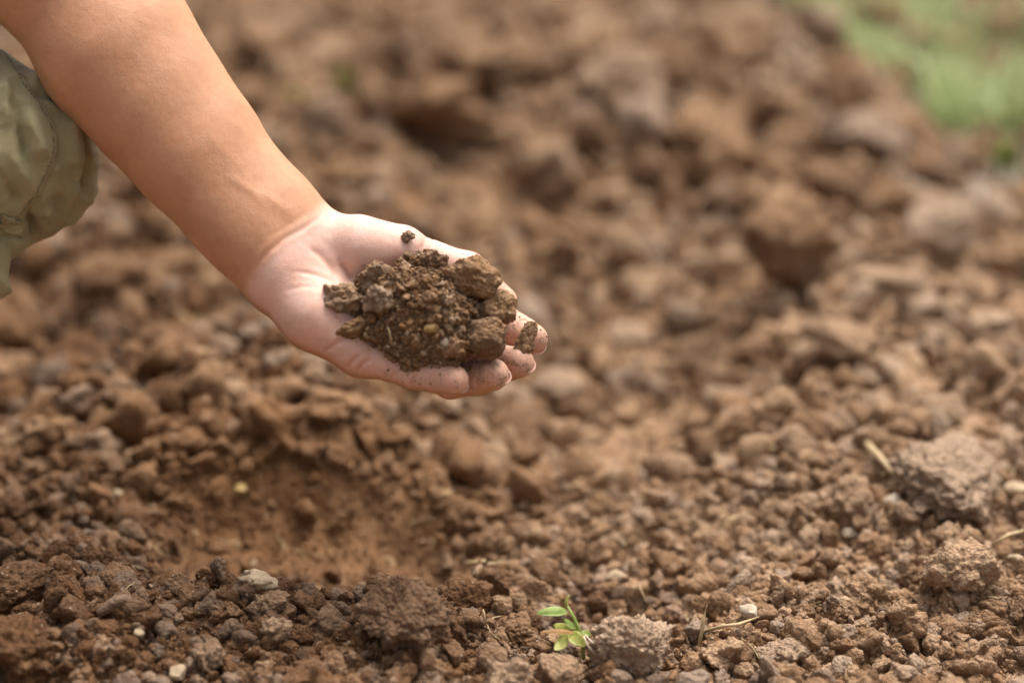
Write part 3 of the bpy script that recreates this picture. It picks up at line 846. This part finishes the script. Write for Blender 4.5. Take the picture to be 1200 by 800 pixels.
# ------------------------------------------------------------------ trouser leg
THIGH = [J(-420, 20, -40, 62), J(-160, 84, -38, 57), J(12, 170, -34, 42)]
SHIN = [J(26, 190, -34, 38), J(-64, 262, -32, 33), J(-115, 420, -30, 38), J(-150, 640, -26, 36)]
CAP = [J(36, 166, -34, 32), J(46, 212, -36, 27), J(18, 246, -34, 22)]
ROLL = [J(-40, 285, -24, 12), J(2, 284, -22, 9), J(16, 284, -22, 7.5)]
HANG = [J(-14, 262, -16, 10), J(-8, 300, -14, 8.5), J(-8, 334, -14, 8)]
def leg_field(p):
    d = smin(chain(p, THIGH, 0.02), chain(p, SHIN, 0.02), 0.02)
    d = smin(d, chain(p, CAP, 0.012), 0.010)
    d = smin(d, chain(p, ROLL, 0.01), 0.003)
    return smin(d, chain(p, HANG, 0.006), 0.002)
lo = np.array([-0.57, -0.30, -0.14]); hi = np.array([-0.22, 0.25, 0.06])
LV, LQ = surface(leg_field, lo, hi, 0.0016)
LN = normals(LV, LQ)
u, v = to_uv(LV)
front = sstep(-0.1, 0.4, LN[:, 2])
SEAM = [(-60, 10), (-20, 40), (6, 62), (28, 95), (52, 125), (66, 152), (68, 175), (58, 205), (44, 232), (30, 252), (6, 262), (-40, 268)]
sd_, sa = poly_dist(u, v, SEAM)
# signed side of the seam: the panel towards the left lies on top
sx = np.array([p[0] for p in SEAM[:10]]); sy = np.array([p[1] for p in SEAM[:10]])
lim = np.interp(v, sy, sx); left = np.where((v < 258), lim - u, -1)
disp = 0.0018 * sstep(-2, 5, left) * front
disp -= 0.0011 * np.exp(-(sd_ / 3.0) ** 2) * front
FOLDS = [([(12, 118), (18, 140), (26, 165), (30, 195)], -3.2, 6), ([(2, 100), (10, 125), (14, 150)], 2.6, 8), ([(30, 130), (40, 160), (44, 190)], 2.0, 9),
         ([(-10, 190), (8, 215), (22, 240)], -2.6, 7), ([(-20, 150), (-6, 190), (10, 225)], 2.2, 10), ([(38, 108), (58, 112), (74, 118)], -2.8, 7), ([(30, 96), (50, 104), (66, 108)], 2.4, 6),
         ([(78, 130), (84, 165), (86, 200)], 2.5, 8), ([(84, 118), (92, 150), (94, 185), (90, 215), (80, 245)], 1.6, 5), ([(94, 140), (100, 170), (101, 200), (94, 232)], -3.0, 7),
         ([(34, 252), (40, 266), (42, 280)], -4.0, 5), ([(50, 240), (58, 256), (60, 272)], 2.2, 8), ([(70, 225), (66, 250), (58, 270)], -1.6, 7)]
for pts, dep, wid in FOLDS:
    dd, at = poly_dist(u, v, pts)
    disp += 2.4 * dep * mm * np.exp(-(dd / wid) ** 2) * front * np.clip(np.minimum(at, 1 - at) * 4 + 0.2, 0, 1)
disp += 0.0030 * fbm(LV * np.array([22, 14, 20]) + 3, 3) * sstep(-90, -10, -np.abs(u + 100)) + 0.0016 * fbm(LV * np.array([30, 18, 30]) + 8, 3) + 0.0005 * fbm(LV * 110, 2)
ca_, sa_ = math.cos(0.5), math.sin(0.5)
rot = np.stack([LV[:, 0] * ca_ + LV[:, 1] * sa_, -LV[:, 0] * sa_ + LV[:, 1] * ca_, LV[:, 2]], -1)
disp += 0.0030 * (1 - np.abs(perlin(rot * np.array([42, 13, 20]) + 2))) ** 5 + 0.0016 * (1 - np.abs(perlin(LV * np.array([30, 60, 30]) + 7))) ** 6
LV2 = LV + LN * disp[:, None]
M_KHAKI, nt, b = new_mat("khaki_cotton")
tc = N(nt, "ShaderNodeTexCoord"); pos = tc.outputs["Object"]
nz = noise_node(nt, pos, 45, 4); wv = noise_node(nt, pos, 1400, 2, 0.5)
L(nt, ramp(nt, math_node(nt, 'MULTIPLY_ADD', wv, 0.4, math_node(nt, 'MULTIPLY', nz, 0.6)), [(0.3, (0.215, 0.180, 0.088)), (0.7, (0.355, 0.302, 0.160))]), b.inputs["Base Color"])
b.inputs["Roughness"].default_value = 0.85
b.inputs["Sheen Weight"].default_value = 0.15
bp = N(nt, "ShaderNodeBump"); bp.inputs["Strength"].default_value = 0.7; bp.inputs["Distance"].default_value = 0.0006
L(nt, wv, bp.inputs["Height"]); L(nt, bp.outputs[0], b.inputs["Normal"])
leg = mesh_obj("trouser_leg", to_person(LV2), LQ, M_KHAKI, person)
leg["label"] = "khaki cotton trouser leg with a stitched panel over the bent knee"
# nearest-surface lookup so that trim follows the cloth
fs_mask = LN[:, 2] > 0.05
FU, FV_, FP, FN = u[fs_mask], v[fs_mask], LV2[fs_mask], LN[fs_mask]
def cloth_at(uu, vv, lift):
    d = (FU - uu) ** 2 + (FV_ - vv) ** 2; c = np.argsort(d)[:6]
    i = c[np.argmax(FP[c][:, 2])]
    return FP[i] + FN[i] * lift, FN[i]
def tube(pts, rad, sides=6):
    pts = [np.asarray(p, float) for p in pts]; vs_, fs_ = [], []
    n = len(pts); up = np.array([0.13, 0.31, 0.94])
    for i, p in enumerate(pts):
        t = pts[min(i + 1, n - 1)] - pts[max(i - 1, 0)]; t = t / max(np.linalg.norm(t), 1e-9)
        a = np.cross(t, up); a /= max(np.linalg.norm(a), 1e-9); c = np.cross(t, a)
        r_ = rad[i] if hasattr(rad, "__len__") else rad
        for k_ in range(sides):
            an = 2 * math.pi * k_ / sides; vs_.append(p + (a * math.cos(an) + c * math.sin(an)) * r_)
    for i in range(n - 1):
        for k_ in range(sides):
            k2 = (k_ + 1) % sides; fs_.append((i * sides + k_, i * sides + k2, (i + 1) * sides + k2, (i + 1) * sides + k_))
    fs_.append(tuple(range(sides))[::-1]); fs_.append(tuple((n - 1) * sides + k_ for k_ in range(sides)))
    return vs_, fs_
def resample(pts, step):
    pts = [np.array(p, float) for p in pts]; out = [pts[0]]; 
    for a, b in zip(pts[:-1], pts[1:]):
        n = max(1, int(np.linalg.norm(b - a) / step))
        out += [a + (b - a) * (i + 1) / n for i in range(n)]
    return out
M_THREAD = simple_mat("thread", (0.13, 0.11, 0.055), (0.19, 0.165, 0.095), 300, 0.8)
vs_, fs_ = [], []
sm = resample([(p[0] - 6, p[1]) for p in SEAM[2:10]], 1.0)
for i in range(0, len(sm) - 4, 5):
    a, _n = cloth_at(*sm[i], 0.0002); b2, _n2 = cloth_at(*sm[i + 3], 0.0002)
    tv, tf = tube([a, (a + b2) / 2 + 0.0005 * _n, b2], 0.00032, 5); o0 = len(vs_); vs_ += tv; fs_ += [tuple(q + o0 for q in f_) for f_ in tf]
mesh_obj("stitching", to_person(np.array(vs_)), fs_, M_THREAD, leg)
# little tab below the panel
vs_, fs_ = [], []
nu, nv_ = 12, 6
for l_, lift in ((0, 0.0026), (1, 0.0004)):
    for i in range(nu):
        for j in range(nv_):
            s, t = i / (nu - 1), j / (nv_ - 1)
            p, n_ = cloth_at(2 + s * 26 - t * 2, 248 + s * 12 + t * 18, lift)
            vs_.append(p)
def id_(l, i, j): return l * nu * nv_ + i * nv_ + j
for i in range(nu - 1):
    for j in range(nv_ - 1):
        fs_.append((id_(0, i, j), id_(0, i, j + 1), id_(0, i + 1, j + 1), id_(0, i + 1, j)))
for i in range(nu - 1):
    for j in (0, nv_ - 1): fs_.append((id_(0, i, j), id_(0, i + 1, j), id_(1, i + 1, j), id_(1, i, j)))
for j in range(nv_ - 1):
    for i in (0, nu - 1): fs_.append((id_(0, i, j), id_(0, i, j + 1), id_(1, i, j + 1), id_(1, i, j)))
mesh_obj("fabric_tab", to_person(np.array(vs_)), fs_, M_KHAKI, leg)
# short sleeve round the upper arm, above the frame
sl = [(P(-190, -470, -74), 0.064), (P(-130, -390, -64), 0.062), (P(-85, -320, -54), 0.058)]
tv, tf = tube([s[0] for s in sl], [s[1] for s in sl], 24)
mesh_obj("sleeve", to_person(np.array(tv)), tf, M_KHAKI, person)

# ------------------------------------------------------------------ the soil in the hand
lo = np.array([-0.13, -0.05, -0.05]); hi = np.array([0.03, 0.075, 0.075])
MV, MQ = surface(mound_field, lo, hi, 0.0011)
MN = normals(MV, MQ)
dd = 0.0046 * (0.5 - worley(MV * 110)) + 0.0030 * (0.5 - worley(MV * 300 + 3)) + 0.0022 * (0.5 - worley(MV * 520 + 7)) + 0.0016 * fbm(MV * 90, 3)
heap = mesh_obj("soil_heap", cam2world(MV + MN * dd[:, None]), MQ, M_HELD)
tag(heap, "heap of dark crumbly soil filling the cupped palm", "soil")
r = np.random.default_rng(31)
sel = np.where((MN @ PALM_N > -0.1) & (hand_field(MV) > 0.0006))[0]
pick = r.choice(sel, 26000)
size = 0.0006 * (1 - r.random(len(pick)) * (1 - (0.0006 / 0.0075) ** 2.2)) ** (-1 / 2.2)
pp = (MV + MN * dd[:, None])[pick] + MN[pick] * (size * r.uniform(-0.15, 0.35, len(pick)))[:, None]
# dusting of crumbs on the skin around the heap
hm = np.where((palm > 0.6) & (dirt > 0.12))[0]
pk2 = r.choice(hm, 120, p=dirt[hm] / dirt[hm].sum())
near_heap = np.exp(-(mound_field(V) / 0.004).clip(0)) * (palm > 0.5); near_heap /= near_heap.sum()
pk2 = np.concatenate([pk2, r.choice(len(V), 900, p=near_heap)])
s2 = 0.0005 * (1 - r.random(len(pk2)) * 0.9) ** -0.55
pp = np.concatenate([pp, V2[pk2] + Nn[pk2] * (s2 * 0.2)[:, None]]); size = np.concatenate([size, s2])
scatter("held_soil_crumbs", cam2world(pp), size, SRC_H, 32, label="fine dark crumbs over the heap in the palm", cat="soil")
HELD = [  # u, v, mm towards viewer, width px, height px, depth px, seed, roll, label
    (400, 352, 28, 58, 44, 40, 51, -0.15, "knobbly dark clod at the wrist end of the heap in the palm"),
    (415, 385, 34, 44, 22, 26, 52, 0.45, "smooth oval clod below the knobbly clod in the palm"),
    (440, 325, 20, 44, 34, 34, 53, 0.6, "pale rough clod on the thumb side of the palm heap"),
    (442, 352, 34, 38, 36, 34, 54, 0.2, "small pale grey clod in the middle of the palm heap"),
    (505, 306, 14, 40, 28, 30, 55, 0.0, "dark crumbly clod at the top of the palm heap"),
    (553, 325, 8, 68, 54, 60, 56, -0.55, "largest brown clod resting against the thumb"),
    (585, 362, 6, 46, 46, 44, 57, -0.6, "brown clod by the thumb tip below the largest held clod"),
    (571, 397, 22, 54, 52, 46, 58, 0.4, "brown clod resting on the ring and middle fingers"),
    (530, 408, 44, 30, 24, 24, 59, 0.1, "small round clod above the little fingertip"),
    (478, 277, 5, 17, 14, 12, 60, 0.5, "tiny lone crumb stuck on the ball of the thumb"),
    (615, 404, 14, 24, 60, 15, 61, -0.32, "thin smear of soil stuck across two fingertips"),
]
def held_clod(name, uu, vv, z, w, h, dp, seed, roll, label, mat, cat, sub=5, lump=1.2, planes=7):
    a, f = clod_shape(8000 + seed, sub, lump=lump, planes=planes, flat=(0.95, 1.0))
    a = a / (a.max(0) - a.min(0)) * np.array([w, h, dp]) * 0.0005
    c, s = math.cos(roll), math.sin(roll)
    a = a @ np.array([[c, s, 0], [-s, c, 0], [0, 0, 1]])
    ctr = cam2world(P(uu, vv, z))
    o = mesh_obj(name, cam2world(a + P(uu, vv, z)) - ctr, f, mat); o.location = ctr
    return tag(o, label, cat, "pieces held in the palm")
for uu, vv, z, w, h, dp, seed, roll, label in HELD:
    held_clod("held_clod", uu, vv, z + ({53: 7, 54: 9, 55: 8, 56: 13, 57: 14, 58: 13}.get(seed, 0)), w, h, dp, seed, roll, label, M_HELD, "clod", 5, 1.1 if seed in (56, 57, 58, 52) else 1.4, 2 if seed in (56, 57, 58, 52) else (9 if seed == 51 else 6))
held_clod("held_pebble", 505, 384, 48, 19, 13, 11, 70, 0.3, "ochre yellow pebble in the heap in the palm", M_YSTONE, "pebble", 3, 0.1)
held_clod("held_pebble", 521, 402, 46, 12, 11, 8, 71, 0.2, "tiny pale angular pebble below the ochre pebble", M_STONE, "pebble", 3, 0.1)
held_clod("held_pebble", 527, 371, 45, 8, 11, 7, 72, 0.2, "tiny tan pebble above the ochre pebble", M_YSTONE, "pebble", 3, 0.1)
tv, tf = tube([P(453, 379, 41), P(456, 388, 44), P(459, 402, 43)], [0.0005, 0.0007, 0.0004], 6)
tag(mesh_obj("dry_straw", cam2world(np.array(tv)), tf, M_STRAW), "tiny dry straw sticking out of the heap in the palm", "straw")

# ------------------------------------------------------------------ seedling in front
def leaf_mesh(a, b, width, bend, side, up, cup=0.15):
    """pointed leaf from a to b"""
    a, b = np.array(a), np.array(b); ax = b - a; ln = np.linalg.norm(ax); ax /= ln
    side = side - (side @ ax) * ax; side /= np.linalg.norm(side); nn = np.cross(ax, side)
    vs_, fs_ = [], []
    nu, nv_ = 12, 7
    for l_ in (0, 1):
        for i in range(nu):
            t = i / (nu - 1); w = width * 0.5 * (math.sin(math.pi * min(1, t * 0.92 + 0.06) ** 0.85) ** 0.8 + 0.03)
            for j in range(nv_):
                s = j / (nv_ - 1) * 2 - 1
                p = a + ax * ln * t + side * w * s + nn * (bend * ln * math.sin(math.pi * t) + cup * w * abs(s)) + nn * (0.00035 * (0.5 - l_)) + nn * 0.03 * width * math.sin(t * 14 + s * 3)
                vs_.append(p)
    def d_(l, i, j): return l * nu * nv_ + i * nv_ + j
    for i in range(nu - 1):
        for j in range(nv_ - 1):
            fs_.append((d_(0, i, j), d_(0, i + 1, j), d_(0, i + 1, j + 1), d_(0, i, j + 1)))
            fs_.append((d_(1, i, j), d_(1, i, j + 1), d_(1, i + 1, j + 1), d_(1, i + 1, j)))
    for i in range(nu - 1):
        for j in (0, nv_ - 1): fs_.append((d_(0, i, j), d_(0, i + 1, j), d_(1, i + 1, j), d_(1, i, j)))
    return vs_, fs_
gx_, gy_ = on_ground(684, 780); SZ = (FOCUS - (np.array([gx_, gy_, gh(gx_, gy_)]) - CAM) @ CF) * 1000 + 6
sb = cam2world(P(684, 772, 6 + SZ))
seed = empty("seedling", tuple(sb)); tag(seed, "small green seedling with one withered orange leaf in the foreground", "plant")
def S(u_, v_, z_): return cam2world(P(u_, v_, z_ + SZ)) - sb
tv, tf = tube([S(684, 772, 6), S(682, 752, 9), S(680, 740, 12), S(672, 722, 12), S(664, 708, 10)], [0.0011, 0.0011, 0.0010, 0.0009, 0.0006], 8)
mesh_obj("stem", tv, tf, M_LEAF, seed)
LV_ = [((664, 712, 10), (667, 696, 8), 9, M_LEAFY, 0.1), ((664, 716, 11), (629, 718, 16), 11, M_LEAF, -0.12), ((676, 735, 12), (661, 725, 16), 8, M_LEAF, 0.1),
       ((680, 741, 12), (649, 732, 20), 17, M_LEAFY, 0.15), ((672, 741, 16), (633, 740, 22), 5, M_LEAFO, -0.08), ((664, 744, 20), (650, 761, 24), 13, M_LEAFY, 0.12), ((668, 742, 14), (686, 757, 20), 15, M_LEAFY, 0.2), ((681, 740, 12), (693, 744, 9), 6, M_LEAF, 0.1)]
for a_, b2, w_, m_, be in LV_:
    tv, tf = leaf_mesh(S(*a_), S(*b2), w_ * 0.0005, be, np.array([0.1, 0.75, 0.65]), None)
    lf = mesh_obj("leaf", tv, tf, m_, seed)
    if m_ is M_LEAFO: lf["label"] = "withered orange leaf"
for pts in ([(684, 745, 13), (689, 756, 18), (697, 766, 22)], [(686, 744, 13), (694, 752, 20), (703, 758, 24)]):
    tv, tf = tube([S(*q) for q in pts], [0.0005, 0.0004, 0.0002], 6); mesh_obj("root_hair", tv, tf, M_ROOT, seed)

# small sprouts further back (each a few upright leaves)
def sprout(u_, v_, hpx, n, label, col=M_LEAF):
    x, y = on_ground(u_, v_); z = gh(x, y); d = math.sqrt(x * x + y * y + CAM_H ** 2); h = hpx / FPX * d
    e = empty("sprout", (x, y, z)); tag(e, label, "plant", "sprouts in the field")
    for i in range(n):
        a = i * 2.4 + 0.5; b2 = np.array([math.cos(a) * 0.35 * h, math.sin(a) * 0.35 * h, h * (0.7 + 0.3 * ((i * 7) % 3) / 2)])
        tv, tf = leaf_mesh((0, 0, -0.003), b2, h * 0.34, 0.12, np.array([-math.sin(a), math.cos(a), 0.1]), None)
        mesh_obj("leaf", tv, tf, col, e)
sprout(238, 408, 30, 4, "blurred green sprout just left of the palm heel")
sprout(225, 395, 34, 2, "pale dry sprout standing beside the green sprout", M_STRAW)
sprout(134, 470, 18, 3, "tiny blurred sprout low among the left clods")
sprout(350, 135, 38, 4, "blurred yellowish sprout nearest the forearm", M_LEAFY)
sprout(404, 120, 44, 5, "blurred green sprout above the wrist")
sprout(1172, 205, 40, 9, "blurred bright green tuft at the right edge below the grass")
sprout(188, 268, 24, 3, "pale yellow sprout under the forearm", M_LEAFY)
sprout(580, 170, 26, 2, "blurred yellowish sprout above the fingers", M_LEAFY)

# ------------------------------------------------------------------ straws and pebbles
def straw(pts, r0, label, mat=M_STRAW):
    w = []
    for (u_, v_, lift) in pts:
        x, y = on_ground(u_, v_); w.append(np.array([x, y, gh(x, y) + lift]))
    c = w[0]; tv, tf = tube([q - c for q in w], [r0 * 0.8] + [r0] * (len(w) - 2) + [r0 * 0.35], 7)
    o = mesh_obj("dry_straw", tv, tf, mat); o.location = c; tag(o, label, "straw", "dry straws on the soil")
straw([(826, 754, 0.006), (845, 750, 0.009), (864, 752, 0.009), (888, 748, 0.012)], 0.0011, "thin yellow straw lying flat beside the pebbles at the bottom")
straw([(818, 772, 0.005), (823, 760, 0.014), (827, 748, 0.022)], 0.0013, "short pale stalk poking up beside the flat yellow straw")
straw([(1015, 540, 0.012), (1028, 558, 0.014), (1046, 578, 0.012)], 0.0026, "thick bent dry straw beside the beige clod on the right")
straw([(1160, 660, 0.012), (1180, 654, 0.016), (1215, 648, 0.016)], 0.0012, "long thin straw entering from the right edge")
straw([(545, 680, 0.010), (570, 681, 0.012), (600, 677, 0.010)], 0.0018, "pale brown straw lying at the front rim of the hole")
straw([(840, 636, 0.010), (858, 628, 0.012), (878, 622, 0.010)], 0.0011, "grey brown twig beside the upright brown clod")
straw([(562, 735, 0.008), (566, 742, 0.014), (570, 750, 0.010)], 0.0008, "tiny white root sliver right of the pointed clod")
straw([(1075, 672, 0.010), (1088, 678, 0.012), (1100, 682, 0.010)], 0.0007, "hair thin straw left of the large tan clod")
straw([(55, 706, 0.010), (64, 698, 0.016), (72, 690, 0.018)], 0.0008, "thin straw sticking up beside the broad tan clod")
straw([(735, 722, 0.012), (748, 716, 0.018), (758, 730, 0.014)], 0.0006, "fine curled root above the pale seedling clod")
straw([(880, 536, 0.010), (896, 538, 0.010), (912, 542, 0.008)], 0.0024, "short yellow straw piece on the right furrow bank")
def pebble(u_, v_, w_, seed_, label, mat=None, flat=(0.5, 0.7)):
    mat = mat or (M_STONE if seed_ in (1, 2, 7, 11) else M_BSTONE)
    a, f = clod_shape(9500 + seed_, 4, lump=0.8 if seed_ == 4 else 0.15, planes=9 if seed_ == 4 else 10, flat=flat, grain=0.8 if seed_ == 4 else 0.25, irr=0.9 if seed_ == 4 else 0.4)
    o = mesh_obj("pebble", a, f, mat); place_clod(o, u_, v_, w_, 0.1, up=0.003); tag(o, label, "pebble", "pale stones on the soil")
pebble(877, 719, 25, 1, "white shell like pebble lying alone in the lower right soil")
pebble(997, 630, 20, 2, "small white pebble standing left of the large tan clod")
pebble(946, 628, 20, 3, "dull white pebble left of the small white pebble")
pebble(300, 678, 48, 4, "whitish lumpy stone at the front rim of the hole", flat=(0.45, 0.5))
pebble(721, 678, 26, 5, "pale stone left of the middle in the lower right soil")
pebble(1192, 575, 32, 6, "bright pale stone at the right edge under the slab")
pebble(1047, 588, 22, 7, "white pebble at the lower end of the bent straw")
pebble(138, 583, 15, 8, "small white pebble on the back of the fine soil heap")
pebble(282, 575, 20, 9, "orange tinted pebble in the wall of the hole", M_YSTONE)
pebble(520, 582, 20, 10, "pale orange pebble at the far side of the hole", M_YSTONE)
pebble(1016, 792, 14, 11, "small white chip at the bottom edge on the right")
pebble(1047, 792, 18, 12, "beige chip right of the small white chip", M_YSTONE)
pebble(1190, 655, 20, 13, "round pale pebble at the right edge below the slab")
pebble(209, 795, 24, 14, "smooth grey pebble at the bottom edge on the left")
pebble(163, 742, 18, 15, "grey flat pebble in the middle of the fine soil heap")
r = np.random.default_rng(77)
n = 260; yy = r.uniform(1.12, 1.75, n); xx = r.uniform(-0.4, 0.42, n) * yy / 1.4; ss = r.uniform(0.002, 0.0055, n)
n2 = 500; y2 = r.uniform(2.15, 3.3, n2); x2 = 0.39 - 0.156 * (y2 - 2.1) + r.normal(0, 0.05, n2); s2 = r.uniform(0.008, 0.022, n2)
xx, yy, ss = np.concatenate([xx, x2]), np.concatenate([yy, y2]), np.concatenate([ss, s2])
scatter("gravel", np.stack([xx, yy, height(xx, yy) + ss * 0.35], -1), ss, SRC_S, 78, label="pale gravel scattered on the soil and along the grass edge", cat="gravel")

# fine plant litter: hair roots and straw slivers between the crumbs
r = np.random.default_rng(55)
lv, lf = [], []
for i in range(240):
    y0 = r.uniform(1.12, 1.75); x0 = r.uniform(-0.4, 0.42) * y0 / 1.4; a0 = r.uniform(0, 6.28); ln = r.uniform(0.006, 0.022); cv = r.normal(0, 1.2)
    pts = []
    for k_ in range(5):
        t = k_ / 4 - 0.5; a1 = a0 + cv * t
        px, py = x0 + math.cos(a1) * ln * t, y0 + math.sin(a1) * ln * t
        pts.append(np.array([px, py, 0.0]))
    hz = height(np.array([q_[0] for q_ in pts]), np.array([q_[1] for q_ in pts])); top = hz.max()
    for q_, z_ in zip(pts, hz): q_[2] = 0.4 * z_ + 0.6 * top + 0.003
    tv, tf = tube(pts, [0.0002] + [r.uniform(0.0003, 0.0006)] * 3 + [0.0002], 4); o0 = len(lv)
    lv += tv; lf += [tuple(q_ + o0 for q_ in f_) for f_ in tf]
litter = mesh_obj("plant_litter", np.array(lv), lf, M_STRAW)
tag(litter, "hair roots and straw slivers strewn between the soil crumbs", "litter", kind="stuff")

# ------------------------------------------------------------------ grass beyond
r = np.random.default_rng(91)
n = 16000
gy = 2.26 + 4.5 * r.random(n) ** 1.5; gx = 0.445 - 0.20 * (gy - 2.1) + r.random(n) ** 1.3 * (0.6 + 0.7 * (gy - 1.9))
clump = perlin(np.stack([gx * 7, gy * 7, 0 * gx], -1)); ok = clump > -0.28
gx, gy = gx[ok], gy[ok]; n = len(gx)
gz = height(gx, gy); gl = r.uniform(0.025, 0.085, n); ga = r.uniform(0, 6.283, n); gt = r.uniform(0.1, 0.9, n); gw = r.uniform(0.0012, 0.0028, n)
vs_ = []
for k_, (t, w_) in enumerate(((0, 1.0), (0.4, 0.9), (0.75, 0.6), (1.0, 0.06))):
    hx = np.cos(ga) * gt * gl * t * t; hy = np.sin(ga) * gt * gl * t * t; hz = gl * t * (1 - 0.35 * gt * t)
    for sgn in (-1, 1):
        vs_.append(np.stack([gx + hx - np.sin(ga) * gw * w_ * sgn, gy + hy + np.cos(ga) * gw * w_ * sgn, gz + hz - 0.004], -1))
vs_ = np.stack(vs_, 1).reshape(-1, 3)
q = np.concatenate([np.array([[0, 1, 3, 2], [2, 3, 5, 4], [4, 5, 7, 6]]) + 8 * i for i in range(n)])
grass = mesh_obj("grass", vs_, q, M_GRASS)
tag(grass, "fresh green grass at the far right edge of the field", "grass", kind="stuff")
